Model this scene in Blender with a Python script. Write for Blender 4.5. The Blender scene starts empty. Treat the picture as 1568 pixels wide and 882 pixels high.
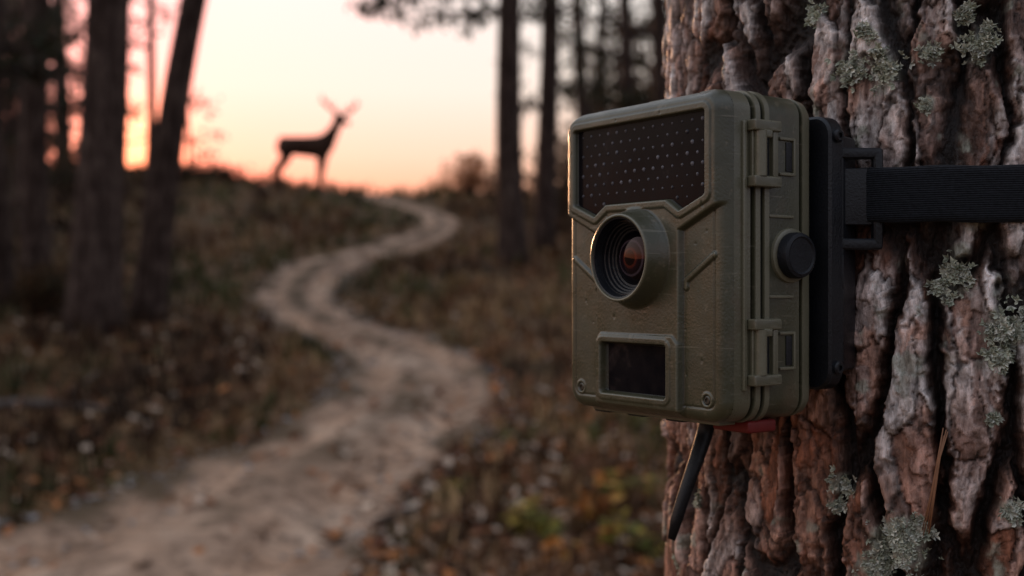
import bpy, bmesh, math, random
import numpy as np
from mathutils import Vector, Matrix
random.seed(7); rng=np.random.default_rng(7)
EZ=1.45; FPX=1800.0; CX=784.0; CY=441.0
scene=bpy.context.scene
scene.view_settings.view_transform='Standard'
try: scene.view_settings.look='None'
except Exception: pass
scene.view_settings.exposure=0

# ------------------------------------------------------------ noise helpers
def h2(ix,iy,s):
    ix=ix.astype(np.int64).astype(np.uint64); iy=iy.astype(np.int64).astype(np.uint64)
    M=np.uint64(0xffffffff)
    n=(ix*np.uint64(374761393)+iy*np.uint64(668265263)+np.uint64(s*974634777+12345))&M
    n=((n^(n>>np.uint64(13)))*np.uint64(1274126177))&M
    n=((n^(n>>np.uint64(15)))*np.uint64(2246822519))&M
    return ((n^(n>>np.uint64(16)))&M).astype(np.float64)/4294967295.0
def vn(x,y,s=0):
    x=np.asarray(x,float); y=np.asarray(y,float)
    ix=np.floor(x); iy=np.floor(y); fx=x-ix; fy=y-iy
    fx=fx*fx*(3-2*fx); fy=fy*fy*(3-2*fy)
    a=h2(ix,iy,s); b=h2(ix+1,iy,s); c=h2(ix,iy+1,s); d=h2(ix+1,iy+1,s)
    return (a*(1-fx)+b*fx)*(1-fy)+(c*(1-fx)+d*fx)*fy-0.5
def fbm(x,y,s=0,o=4):
    r=0;a=1;t=0
    for i in range(o):
        r=r+a*vn(x*2**i,y*2**i,s+i*17); t+=a; a*=.5
    return r/t*1.4
def voro(x,y,s):
    ix=np.floor(x); iy=np.floor(y)
    F1=np.full(x.shape,9.);F2=np.full(x.shape,9.);ID=np.zeros(x.shape);DX=np.zeros(x.shape);DY=np.zeros(x.shape)
    for i in(-1,0,1):
        for j in(-1,0,1):
            cx=ix+i;cy=iy+j
            dx=cx+.1+.8*h2(cx,cy,s)-x; dy=cy+.1+.8*h2(cx,cy,s+1)-y
            d=np.sqrt(dx*dx+dy*dy)
            m=d<F1
            F2=np.where(m,F1,np.minimum(F2,d)); ID=np.where(m,h2(cx,cy,s+2),ID); DX=np.where(m,dx,DX); DY=np.where(m,dy,DY)
            F1=np.where(m,d,F1)
    return F1,F2,ID,DX,DY
def ss(a,b,x):
    t=np.clip((x-a)/(b-a),0,1); return t*t*(3-2*t)
def sdpoly(px,pz,poly):
    d=np.full(px.shape,1e9); s=np.ones(px.shape); n=len(poly)
    for i in range(n):
        ax,az=poly[i]; bx,bz=poly[i-1]
        ex,ez=bx-ax,bz-az; wx,wz=px-ax,pz-az
        t=np.clip((wx*ex+wz*ez)/(ex*ex+ez*ez),0,1)
        d=np.minimum(d,(wx-ex*t)**2+(wz-ez*t)**2)
        c1=pz>=az;c2=pz<bz;c3=ex*wz>ez*wx
        fl=(c1&c2&c3)|(~c1&~c2&~c3); s=np.where(fl,-s,s)
    return s*np.sqrt(d)
def sdrr(x,z,hw,hh,r):
    qx=np.abs(x)-hw+r; qz=np.abs(z)-hh+r
    return np.sqrt(np.maximum(qx,0)**2+np.maximum(qz,0)**2)+np.minimum(np.maximum(qx,qz),0)-r

# ------------------------------------------------------------ material helpers
def newmat(name):
    m=bpy.data.materials.new(name); m.use_nodes=True
    nt=m.node_tree; b=nt.nodes['Principled BSDF']; return m,nt,b
def N(nt,t,**k):
    n=nt.nodes.new(t)
    for a,v in k.items(): setattr(n,a,v)
    return n
def noise(nt,scale,detail=5,rough=.6,vec=None):
    n=N(nt,'ShaderNodeTexNoise'); n.inputs['Scale'].default_value=scale; n.inputs['Detail'].default_value=detail
    n.inputs['Roughness'].default_value=rough
    if vec is None:
        tc=N(nt,'ShaderNodeTexCoord'); vec=tc.outputs['Object']
    nt.links.new(vec,n.inputs['Vector']); return n.outputs['Fac']
def ramp(nt,fac,stops,interp='LINEAR'):
    r=N(nt,'ShaderNodeValToRGB'); cr=r.color_ramp; cr.interpolation=interp
    while len(cr.elements)<len(stops): cr.elements.new(.5)
    for e,(p,c) in zip(cr.elements,stops):
        e.position=p; e.color=(*c,1) if len(c)==3 else c
    nt.links.new(fac,r.inputs['Fac']); return r.outputs['Color']
def mix(nt,fac,a,b,mode='MIX'):
    m=N(nt,'ShaderNodeMix',data_type='RGBA',blend_type=mode)
    for i,v in ((0,fac),(6,a),(7,b)):
        if isinstance(v,(int,float)): m.inputs[i].default_value=v
        elif isinstance(v,tuple): m.inputs[i].default_value=(*v,1)
        else: nt.links.new(v,m.inputs[i])
    return m.outputs[2]
def bump(nt,b,h,dist,strength=1.0):
    n=N(nt,'ShaderNodeBump'); n.inputs['Distance'].default_value=dist; n.inputs['Strength'].default_value=strength
    nt.links.new(h,n.inputs['Height']); nt.links.new(n.outputs['Normal'],b.inputs['Normal'])
def simple(name,col,rough=.6,var=.3,scale=20,bd=0,bs=None,spec=.5):
    m,nt,b=newmat(name)
    f=noise(nt,scale,3)
    c=ramp(nt,f,[(.3,tuple(v*(1-var) for v in col)),(.7,tuple(v*(1+var) for v in col))])
    nt.links.new(c,b.inputs['Base Color']); b.inputs['Roughness'].default_value=rough
    b.inputs['Specular IOR Level'].default_value=spec
    if bd: bump(nt,b,noise(nt,bs or scale*4,2),bd)
    return m

# ------------------------------------------------------------ mesh helpers
class MB:
    def __init__(s): s.v=[];s.f=[];s.m=[];s.c=[];s.n=0
    def add(s,v,f,mat=0,col=(1,1,1)):
        v=[tuple(p) for p in v]; s.v+=v; s.f+=[tuple(i+s.n for i in q) for q in f]; s.m+=[mat]*len(f)
        s.c+=[col]*len(v) if not isinstance(col,list) else col; s.n+=len(v)
    def tube(s,P,R,n=8,mat=0,col=(1,1,1),cap=True):
        P=[Vector(p) for p in P]; V=[];F=[]
        for i,p in enumerate(P):
            t=(P[min(i+1,len(P)-1)]-P[max(i-1,0)]).normalized()
            a=t.cross(Vector((0,1,0.01)) if abs(t.y)<.9 else Vector((1,0,0))).normalized(); b=t.cross(a)
            for k in range(n):
                w=2*math.pi*k/n; V.append(p+(a*math.cos(w)+b*math.sin(w))*R[i])
        for i in range(len(P)-1):
            for k in range(n): F.append((i*n+k,i*n+(k+1)%n,(i+1)*n+(k+1)%n,(i+1)*n+k))
        if cap: F.append(tuple(range(n-1,-1,-1))); F.append(tuple((len(P)-1)*n+k for k in range(n)))
        s.add(V,F,mat,col)
    def obj(s,name,mats,parent=None,smooth=True):
        me=bpy.data.meshes.new(name); me.from_pydata(s.v,[],s.f)
        for m in mats: me.materials.append(m)
        me.polygons.foreach_set('material_index',s.m)
        if smooth: me.polygons.foreach_set('use_smooth',[True]*len(s.f))
        a=me.color_attributes.new('Col','FLOAT_COLOR','POINT')
        a.data.foreach_set('color',np.array([(c[0],c[1],c[2],1) for c in s.c],dtype=np.float32).ravel())
        o=bpy.data.objects.new(name,me); scene.collection.objects.link(o)
        if parent: o.parent=parent
        return o
def empty(name,loc=(0,0,0)):
    e=bpy.data.objects.new(name,None); e.location=loc; e.empty_display_size=.1; scene.collection.objects.link(e); return e
def gridmesh(name,X,Y,Z,mat,cols=None,keep=None,smooth=True,parent=None):
    ny,nx=X.shape
    me=bpy.data.meshes.new(name)
    idx=np.arange(nx*ny).reshape(ny,nx)
    q=np.stack([idx[:-1,:-1],idx[:-1,1:],idx[1:,1:],idx[1:,:-1]],-1).reshape(-1,4)
    if keep is not None: q=q[keep.reshape(-1)]
    co=np.stack([X,Y,Z],-1).reshape(-1,3)
    me.vertices.add(len(co)); me.vertices.foreach_set('co',co.astype(np.float32).ravel())
    me.loops.add(len(q)*4); me.loops.foreach_set('vertex_index',q.astype(np.int32).ravel())
    me.polygons.add(len(q)); me.polygons.foreach_set('loop_start',np.arange(len(q),dtype=np.int32)*4)
    me.update(calc_edges=True); me.validate()
    me.polygons.foreach_set('use_smooth',[smooth]*len(me.polygons))
    if cols is not None:
        for an,arr in cols.items():
            a=me.color_attributes.new(an,'FLOAT_COLOR','POINT')
            c=np.concatenate([arr.reshape(-1,3),np.ones((nx*ny,1))],1)
            a.data.foreach_set('color',c.astype(np.float32).ravel())
    me.materials.append(mat)
    o=bpy.data.objects.new(name,me); scene.collection.objects.link(o)
    if parent: o.parent=parent
    return o
def attrcol(nt,name='Col'):
    a=N(nt,'ShaderNodeAttribute'); a.attribute_name=name; return a.outputs['Color']

# ============================================================ WORLD / LIGHT
SUN_AZ=math.atan2(180-CX,FPX); SUN_EL=math.radians(6.9)
sd=Vector((math.sin(SUN_AZ)*math.cos(SUN_EL),math.cos(SUN_AZ)*math.cos(SUN_EL),math.sin(SUN_EL)))
w=bpy.data.worlds.new("World"); scene.world=w; w.use_nodes=True; nt=w.node_tree
bg=nt.nodes['Background']
sky=N(nt,'ShaderNodeTexSky',sky_type='NISHITA'); sky.sun_disc=False; sky.sun_elevation=math.radians(3.0)
sky.sun_rotation=SUN_AZ; sky.dust_density=2.5; sky.air_density=1.0
tc=N(nt,'ShaderNodeTexCoord')
nrm=N(nt,'ShaderNodeVectorMath',operation='NORMALIZE'); nt.links.new(tc.outputs['Generated'],nrm.inputs[0])
sp=N(nt,'ShaderNodeSeparateXYZ'); nt.links.new(nrm.outputs[0],sp.inputs[0])
mr=N(nt,'ShaderNodeMapRange'); mr.inputs['From Min'].default_value=-.1; mr.inputs['From Max'].default_value=.9
nt.links.new(sp.outputs['Z'],mr.inputs['Value'])
front=ramp(nt,mr.outputs[0],[(.0,(.45,.20,.12)),(.1,(1.1,.40,.19)),(.172,(1.13,.51,.31)),(.212,(1.12,.74,.56)),(.265,(1.05,.90,.79)),(.36,(1.02,.96,.92)),(.6,(.90,.93,1.02)),(1,(.58,.65,.80))])
back=ramp(nt,mr.outputs[0],[(.0,(.16,.13,.11)),(.1,(.32,.29,.30)),(.3,(.39,.39,.45)),(1,(.58,.65,.80))])
dt=N(nt,'ShaderNodeVectorMath',operation='DOT_PRODUCT'); nt.links.new(nrm.outputs[0],dt.inputs[0])
dt.inputs[1].default_value=(math.sin(SUN_AZ-.35),math.cos(SUN_AZ-.35),0)
mr2=N(nt,'ShaderNodeMapRange'); mr2.interpolation_type='SMOOTHSTEP'
mr2.inputs['From Min'].default_value=-.7; mr2.inputs['From Max'].default_value=.7
nt.links.new(dt.outputs['Value'],mr2.inputs['Value'])
g=mix(nt,mr2.outputs[0],back,front)
dt2=N(nt,'ShaderNodeVectorMath',operation='DOT_PRODUCT'); nt.links.new(nrm.outputs[0],dt2.inputs[0])
GA=math.atan2(215-CX,FPX); dt2.inputs[1].default_value=(math.sin(GA)*math.cos(SUN_EL),math.cos(GA)*math.cos(SUN_EL),math.sin(SUN_EL))
mx=N(nt,'ShaderNodeMath',operation='MAXIMUM'); nt.links.new(dt2.outputs['Value'],mx.inputs[0]); mx.inputs[1].default_value=0
pw=N(nt,'ShaderNodeMath',operation='POWER'); nt.links.new(mx.outputs[0],pw.inputs[0]); pw.inputs[1].default_value=75
glow=mix(nt,1.0,pw.outputs[0],(1.6,.04,-.20),'MULTIPLY')
g2=mix(nt,1.0,g,glow,'ADD')
pw2=N(nt,'ShaderNodeMath',operation='POWER'); nt.links.new(mx.outputs[0],pw2.inputs[0]); pw2.inputs[1].default_value=1500
g2=mix(nt,1.0,g2,mix(nt,1.0,pw2.outputs[0],(1.6,.42,.05),'MULTIPLY'),'ADD')
skys=mix(nt,1.0,sky.outputs[0],(.005,.005,.005),'MULTIPLY')
g3=mix(nt,1.0,g2,skys,'ADD')
nt.links.new(g3,bg.inputs['Color']); bg.inputs['Strength'].default_value=1.0
L=bpy.data.lights.new('sun','SUN'); L.energy=2.4; L.angle=math.radians(.8); L.color=(1,.52,.26)
lo=bpy.data.objects.new('sun',L); scene.collection.objects.link(lo)
lo.rotation_euler=sd.to_track_quat('Z','Y').to_euler(); lo.location=(0,0,20)

# ============================================================ CAMERA
cam=bpy.data.cameras.new('camera'); co=bpy.data.objects.new('camera',cam); scene.collection.objects.link(co)
co.location=(0,0,EZ); co.rotation_euler=(math.radians(90),0,0)
cam.sensor_width=36; cam.lens=36*FPX/1568; cam.clip_start=.02; cam.clip_end=2000
cam.dof.use_dof=True; cam.dof.focus_distance=.505; cam.dof.aperture_fstop=7.6
scene.camera=co

# ============================================================ TERRAIN
pd=[-300,-50,0,5.5,8,11,14,18,22,26,28,29.5,36,60,120,900]
ph=[-1.6,-1.6,-1.52,-1.35,-.90,-.50,-.08,.47,1.12,1.88,2.25,2.25,1.0,-1,-2.5,-4]
tb=np.arange(-300,900,.1); th=np.interp(tb,pd,ph)
k=np.hanning(23); k/=k.sum(); th=np.convolve(np.pad(th,11,mode='edge'),k,'valid')
def terrain(x,y,detail=True):
    x=np.asarray(x,float); y=np.asarray(y,float)
    h=np.interp(y,tb,th)
    h=h+.55*ss(-2.5,-9,x)*ss(12,26,y)*ss(45,32,y)
    if detail:
        near=ss(60,20,y)
        h=h+near*(.10*vn(x/2.3,y/2.3,3)+.05*vn(x/.7,y/.7,4))
    return h+EZ
RD=[((-330,930),(380,1050)),((-130,860),(480,960)),((0,812),(560,882)),((150,757),(612,790)),((300,702),(690,700)),((425,648),(752,645)),
((498,600),(768,603)),((522,565),(752,565)),((503,534),(700,534)),((445,507),(620,507)),((402,478),(548,482)),((388,455),(515,452)),
((408,428),(528,430)),((458,404),(568,409)),((540,380),(640,389)),((610,361),(686,370)),((642,347),(707,352)),((642,337),(702,338)),((622,326),(674,325)),((592,316),(638,314)),((570,309),(610,307)),((545,303),(590,300))]
dd=np.arange(2.5,34,.02)
def ground_ray(px,py):
    kx=(px-CX)/FPX; kz=(CY-py)/FPX
    hz=terrain(kx*dd,dd,False)-EZ; rz=kz*dd
    hit=np.where(hz>=rz)[0]
    d=dd[hit[0]] if len(hit) else 28.6
    return kx*d,d
Lp=[];Rp=[]
for (a,b) in RD: Lp.append(ground_ray(*a)); Rp.append(ground_ray(*b))
Lp=np.array(Lp);Rp=np.array(Rp)
def resamp(P,n):
    out=[]; m=len(P)
    for t in np.linspace(0,m-1.0001,n):
        i=int(t);f=t-i
        p0=P[max(i-1,0)];p1=P[i];p2=P[min(i+1,m-1)];p3=P[min(i+2,m-1)]
        out.append(.5*((2*p1)+(-p0+p2)*f+(2*p0-5*p1+4*p2-p3)*f*f+(-p0+3*p1-3*p2+p3)*f**3))
    return np.array(out)
NR=420; Ls=resamp(Lp,NR);Rs=resamp(Rp,NR)
road_poly=[tuple(p) for p in resamp(Lp,90)]+[tuple(p) for p in resamp(Rp,90)[::-1]]

mg,nt,b=newmat('ground')
tcn=N(nt,'ShaderNodeTexCoord').outputs['Object']
c1=ramp(nt,noise(nt,.9,4,.65,tcn),[(.3,(.036,.030,.013)),(.45,(.105,.062,.030)),(.58,(.17,.098,.050)),(.72,(.07,.068,.026))])
c2=ramp(nt,noise(nt,9,3,.7,tcn),[(.3,(.3,.28,.25)),(.7,(1.5,1.45,1.35))])
nt.links.new(mix(nt,1.0,c1,c2,'MULTIPLY'),b.inputs['Base Color']); b.inputs['Roughness'].default_value=.95
b.inputs['Specular IOR Level'].default_value=.15
u=np.linspace(-1,1,320); xs=np.sinh(u*5.6)/np.sinh(5.6)*600
v=np.linspace(-1,1,460); ys=18+np.sinh(v*4.4)/np.sinh(4.4)*800; ys=np.where(ys<18,18+(ys-18)*.4,ys)
X,Y=np.meshgrid(xs,ys)
Z=terrain(X,Y)
sdr=sdpoly(X,Y,road_poly)
Z=Z-.05*ss(.15,-.15,sdr)
gridmesh('ground',X,Y,Z,mg)
mroad,nt,b=newmat('dirt_road')
tcn=N(nt,'ShaderNodeTexCoord').outputs['Object']
ca=ramp(nt,noise(nt,1.6,5,.7,tcn),[(.3,(.24,.145,.09)),(.5,(.42,.275,.185)),(.7,(.58,.42,.305))])
cb=ramp(nt,noise(nt,7,4,.8,tcn),[(.35,(.38,.35,.33)),(.5,(1,1,1)),(.68,(1.35,1.3,1.26))])
cc=mix(nt,1.0,ca,cb,'MULTIPLY')
at=N(nt,'ShaderNodeAttribute'); at.attribute_name='Col'; spx=N(nt,'ShaderNodeSeparateColor'); nt.links.new(at.outputs['Color'],spx.inputs[0])
cc=mix(nt,spx.outputs[1],cc,mix(nt,1.0,cc,(1.3,1.25,1.2),'MULTIPLY'))
cc=mix(nt,spx.outputs[0],cc,(.12,.078,.044))
nt.links.new(cc,b.inputs['Base Color']); b.inputs['Roughness'].default_value=.9; b.inputs['Specular IOR Level'].default_value=.2
bump(nt,b,noise(nt,16,3,.7,tcn),.04)
nc=45; tt=np.linspace(-.06,1.06,nc)
RX=Ls[:,None,0]*(1-tt)+Rs[:,None,0]*tt; RY=Ls[:,None,1]*(1-tt)+Rs[:,None,1]*tt
c=np.abs(tt-.5)*2
rut=np.exp(-((c-.50)/.18)**2)
RZ=terrain(RX,RY)+.004-.06*rut[None,:]+.04*(1-c[None,:])-.12*ss(.9,1.12,c)[None,:]+.03*vn(RX/.3,RY/.3,9)
edge=ss(.62,1.02,c[None,:]+.8*fbm(RX/.4,RY/.4,12))
mid=.9*ss(.36,.06,c[None,:]+.12*vn(RX/.3,RY/.3,44))*ss(-.3,.1,fbm(RX/.6,RY/.6,31))*ss(5.5,9,RY)
mid=mid+.45*ss(.4,.06,c[None,:])*ss(.0,.3,fbm(RX/.3,RY/.3,33))
e=np.clip(edge+mid,0,1); rt=rut[None,:]*ss(-.35,.2,fbm(RX/.4,RY/.4,37))
gridmesh('dirt_road',RX,RY,RZ,mroad,cols={'Col':np.stack([e,rt,e*0],-1)})

# ============================================================ GRASS / LEAVES
def blade_mat(name,rough=.8,trans=0):
    m,nt,b=newmat(name)
    nt.links.new(attrcol(nt),b.inputs['Base Color']); b.inputs['Roughness'].default_value=rough; b.inputs['Specular IOR Level'].default_value=.2
    if trans:
        col=b.inputs['Base Color'].links[0].from_socket
        tr=N(nt,'ShaderNodeBsdfTranslucent'); nt.links.new(col,tr.inputs['Color'])
        ms=N(nt,'ShaderNodeMixShader'); ms.inputs[0].default_value=trans
        out=nt.nodes['Material Output']; nt.links.new(b.outputs[0],ms.inputs[1]); nt.links.new(tr.outputs[0],ms.inputs[2]); nt.links.new(ms.outputs[0],out.inputs[0])
    return m
mgrass=blade_mat('grass_blades'); mleaf=blade_mat('leaves',.8,.3); mlitter=blade_mat('leaf_litter',.8,0)
gb=MB()
npt=8000
d=3.2+ (rng.random(npt)**1.4)*27; kx=(rng.random(npt)*1.5-.82)
gx=kx*d*.62; gy=d
sr=sdpoly(gx,gy,road_poly); keep=sr>.02
gx=gx[keep];gy=gy[keep];sr=sr[keep]; gz=terrain(gx,gy)
gn=fbm(gx/1.3,gy/1.3,77)
for x,y,z,s_,nn in zip(gx,gy,gz,sr,gn):
    left=x< -.06*y
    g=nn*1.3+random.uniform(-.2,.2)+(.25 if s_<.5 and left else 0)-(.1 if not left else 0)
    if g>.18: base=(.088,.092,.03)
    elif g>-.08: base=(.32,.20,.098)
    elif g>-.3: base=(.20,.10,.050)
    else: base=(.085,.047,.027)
    kf=random.uniform(.4,1.5)*(.78 if left else 1.0)*(.55 if x<-.28*y else 1); base=tuple(v*kf for v in base)  # forest shade on the left put into the blade colour
    H=random.uniform(.05,.17)*(1+.03*y)*(.6 if s_<.15 else 1)
    for j in range(7):
        a=random.uniform(0,6.28); r=random.uniform(0,.09)
        bx=x+r*math.cos(a);by=y+r*math.sin(a); h=H*random.uniform(.5,1.2); wv=random.uniform(.003,.007)*(1+.07*y)
        lx=math.cos(a)*h*random.uniform(.2,.9);ly=math.sin(a)*h*random.uniform(.2,.9); px_,py_=-math.sin(a)*wv,math.cos(a)*wv
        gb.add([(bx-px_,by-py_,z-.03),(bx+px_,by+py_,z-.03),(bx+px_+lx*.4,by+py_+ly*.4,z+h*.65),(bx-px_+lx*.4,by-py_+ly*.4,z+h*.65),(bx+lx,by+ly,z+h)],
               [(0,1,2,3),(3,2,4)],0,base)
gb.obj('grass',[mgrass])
lb=MB()
npt=12000
d=3.0+(rng.random(npt)**1.6)*20; lx_=(rng.random(npt)*1.4-.72)*d*.6
ex=2500; d=np.concatenate([d,4+rng.random(ex)*5]); lx_=np.concatenate([lx_,(-.15+.32*rng.random(ex))*d[-ex:]])
sr=sdpoly(lx_,d,road_poly); lz=terrain(lx_,d)
for x,y,z,s_ in zip(lx_,d,lz,sr):
    if s_<-.1 and random.random()<.85: continue
    pal=random.choice([(.34,.13,.052),(.22,.085,.045),(.46,.17,.055),(.36,.22,.13),(.12,.065,.036),(.62,.47,.35)])
    kf=random.uniform(.5,1.1); sz=random.uniform(.018,.055)
    M=Matrix.Rotation(random.uniform(0,6.28),3,'Z')@Matrix.Rotation(random.uniform(-.7,.7),3,'X')@Matrix.Rotation(random.uniform(-.6,.6),3,'Y')
    P=[(-1,0,0),(-.3,-.5,.15),(.5,-.4,.1),(1,0,.25),(.5,.4,.1),(-.3,.5,.15)]
    c0=Vector((x,y,z+.015+random.uniform(0,.05)))
    lb.add([c0+M@(Vector(p)*sz) for p in P],[(0,1,2,3),(0,3,4,5)],0,tuple(v*kf for v in pal))
lb.obj('fallen_leaves',[mlitter])
# loose stones along the edges of the track
sb_=MB()
for i in range(2600):
    t=random.random()**1.3*.62*(NR-1); ii=int(t); c_=random.choice([random.gauss(.04,.07),random.gauss(.96,.07),random.gauss(.5,.1)])
    x=Ls[ii,0]*(1-c_)+Rs[ii,0]*c_+random.gauss(0,.03); y=Ls[ii,1]*(1-c_)+Rs[ii,1]*c_+random.gauss(0,.03); z=float(terrain(x,y))-.01
    s_=random.uniform(.008,.028); kf=random.uniform(.5,1.1); cl=tuple(v*kf for v in random.choice([(.38,.35,.33),(.30,.25,.21),(.48,.42,.37)]))
    V=[Vector((x,y,z))+Vector((a_*s_*random.uniform(.7,1.3),b_*s_*random.uniform(.7,1.3),c2_*s_*random.uniform(.5,.9))) for a_,b_,c2_ in((1,0,0),(0,1,0),(-1,0,0),(0,-1,0),(0,0,1),(0,0,-1))]
    sb_.add(V,[(0,1,4),(1,2,4),(2,3,4),(3,0,4),(1,0,5),(2,1,5),(3,2,5),(0,3,5)],0,cl)
sb_.obj('gravel',[blade_mat('stone',.85,0)],smooth=False)

# ============================================================ TREES
mbark_bg,nt,b=newmat('pine_bark_far')
tcn=N(nt,'ShaderNodeTexCoord').outputs['Object']
mp=N(nt,'ShaderNodeMapping'); mp.inputs['Scale'].default_value=(1,1,.25); nt.links.new(tcn,mp.inputs[0])
cf=noise(nt,16,3,.7,mp.outputs[0])
nt.links.new(ramp(nt,cf,[(.3,(.016,.010,.008)),(.5,(.056,.036,.029)),(.72,(.15,.108,.088))]),b.inputs['Base Color'])
b.inputs['Roughness'].default_value=.95; b.inputs['Specular IOR Level'].default_value=.15; bump(nt,b,cf,.03)
mneedle=blade_mat('pine_foliage',.7,.2)
def leafcloud(mb,c,R,n,size,cols,flat=.6):
    P=rng.normal(0,1,(n,3)); P/=np.linalg.norm(P,axis=1)[:,None]; P*=(R*rng.random(n)**.45)[:,None]; P[:,2]*=flat
    A=rng.normal(0,1,(n,3)); A/=np.linalg.norm(A,axis=1)[:,None]
    B=np.cross(A,rng.normal(0,1,(n,3))); B/=np.linalg.norm(B,axis=1)[:,None]
    S=size*rng.uniform(.6,1.4,n)[:,None]; Q=np.array(c)+P
    V=np.stack([Q-A*S,Q+B*S*.35,Q+A*S,Q-B*S*.35],1).reshape(-1,3)
    cl=[]
    for i in range(n):
        cc=cols[int(rng.integers(len(cols)))]; kf=float(rng.uniform(.6,1.3)); cl+=[(cc[0]*kf,cc[1]*kf,cc[2]*kf)]*4
    mb.add(V.tolist(),[(4*i,4*i+1,4*i+2,4*i+3) for i in range(n)],1,cl)
GC=[(.022,.030,.014),(.035,.038,.018),(.045,.038,.021),(.018,.022,.012)]
BC=[(.10,.055,.028),(.14,.074,.035),(.065,.042,.025),(.048,.042,.02)]
def tree(px,d,wpx,lean=0,H=11,crown=4.5,limbs=16,cols=GC,name='pine_tree',leafn=42,low=(),ly=0,cs=1.0,lsize=.08,bow=0.0):
    x=(px-CX)/FPX*d; z=float(terrain(x,d)); r0=wpx*d/FPX/2
    mb=MB(); P=[];R=[]; n=22
    for i in range(n+1):
        t=i/n; zz=z-.25+H*t
        P.append((x+lean*H*t+bow*math.sin(t*3.1)+.06*math.sin(t*9+px)-.06*math.sin(px),d+ly*H*t+.05*math.cos(t*7+px),zz))
        R.append(r0*(1-.75*t)*(1+.35*math.exp(-t*H*2.2))+.01)
    mb.tube(P,R,12)
    def at(hh):
        t=min(max((hh+.25)/H,0),1)*n; i=min(int(t),n-1); f=t-i
        return Vector(P[i]).lerp(Vector(P[i+1]),f),R[i]
    def limb(hh,a,ln,up,nl=leafn,cl=cols):
        p,r=at(hh); dirv=Vector((math.cos(a),math.sin(a),up)); pts=[p];rr=[min(r*.35,.05)]
        for j in range(1,6):
            pts.append(p+dirv*ln*j/5+Vector((random.uniform(-.06,.06),random.uniform(-.06,.06),random.uniform(-.05,.05)-.02*j*j*ln*.15)))
            rr.append(max(rr[0]*(1-j/5.5),.008))
        mb.tube(pts,rr,5)
        for j in range(2,6):
            q=pts[j]
            for k_ in range(2):
                o=Vector(rng.normal(0,.22*ln*.5,3)); tip=q+o; mb.tube([q,tip],[.01,.006],4,cap=False)
                leafcloud(mb,tip,.28*cs,max(nl//3,3),lsize,cl)
    for i in range(limbs):
        hh=crown+(H-crown)*(i+random.random())/limbs
        limb(hh,random.uniform(0,6.28),random.uniform(.8,1.0)*(2.4*(1-(hh-crown)/(H-crown+1))+.5),random.uniform(-.05,.4))
    for (hh,a,ln,up,nl) in low: limb(hh,math.radians(a),ln,up,nl)
    for i in range(5):
        hh=random.uniform(1.2,crown); p,r=at(hh); a=random.uniform(0,6.28); l=random.uniform(.2,.6)
        mb.tube([p,p+Vector((math.cos(a),math.sin(a),.2))*l],[.015,.006],4)
    return mb.obj(name,[mbark_bg,mneedle])
tree(143,11.3,78,lean=.006,H=12,crown=4.6,low=[(3.6,200,1.2,.1,40)])
tree(222,12.2,50,lean=.172,H=10,crown=5.5)
tree(60,15.5,42,lean=-.01,H=12,crown=3.6,low=[(2.6,170,1.4,.1,40),(3.2,20,1.0,.1,40),(2.9,300,1.1,.15,40),(2.2,60,.9,.1,30)])
tree(220,21,15,lean=.05,H=9,crown=3.7,limbs=10,low=[(3.1,190,1.0,.2,35)])
tree(2,13,44,lean=.0,H=12,crown=3.2,low=[(2.6,20,1.3,.1,50),(2.9,60,1.2,.1,40)])
tree(95,24,24,lean=.01,H=10,crown=2.6,low=[(2.2,160,1.3,.1,40),(2.4,10,1.0,.1,40)])
tree(30,19,28,lean=.01,H=11,crown=2.8,low=[(2.0,10,1.4,.1,50)])
tree(-60,12,60,lean=.0,H=12,crown=4)
tree(-150,9,60,lean=.0,H=12,crown=4)
tree(789,17,43,lean=-.032,H=12,crown=4.9,low=[(4.0,184,2.0,.0,100),(3.65,188,1.7,.05,70)])
tree(834,18.5,34,lean=-.006,H=12,crown=4.2,low=[(3.7,170,.9,.2,40),(2.3,185,.6,.1,20)])
tree(893,26,21,lean=-.005,H=12,crown=3.6)
tree(962,23,24,lean=.002,H=12,crown=3.0,low=[(3.2,180,1.2,.2,50),(2.5,200,1.0,.2,50)])
tree(925,31,17,lean=.01,H=12,crown=3.0)
tree(1005,19,30,lean=.0,H=12,crown=2.8,low=[(2.4,180,1.2,.1,60)])
tree(1080,14,50,lean=.0,H=12,crown=4)
tree(1300,9,60,lean=.0,H=12,crown=4)
tree(1500,13,60,lean=.0,H=12,crown=4)
def shrub(px,d,h,w_,n,cols,size=.05,name='shrub',twigs=26,fl=1.0):
    x=(px-CX)/FPX*d; z=float(terrain(x,d)); mb=MB()
    for i in range(twigs):
        a=random.uniform(0,6.28); r=random.uniform(.2,1)*w_; hh=h*random.uniform(.55,1)*(1-.35*(r/w_)**2)
        q=Vector((x+r*math.cos(a),d+r*math.sin(a),z+hh)); p=Vector((x+.15*r*math.cos(a),d+.15*r*math.sin(a),z-.05))
        m=p.lerp(q,.5)+Vector((0,0,.08*h)); mb.tube([p,m,q],[.014,.01,.004],4,cap=False)
        leafcloud(mb,q,.22*w_+.08,n//twigs,size,cols,.9); leafcloud(mb,m,.22*w_+.08,n//twigs//2,size,cols,.9)
    return mb.obj(name,[mbark_bg,mleaf])
OC=[(.42,.17,.07),(.32,.13,.055),(.50,.22,.08)]  # orange of the low sun painted into the crest bushes
shrub(722,27,1.0,.62,560,OC,.06)
shrub(690,29,.6,.8,300,OC,.05)
shrub(765,24,.9,.6,400,BC,.05)
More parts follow.
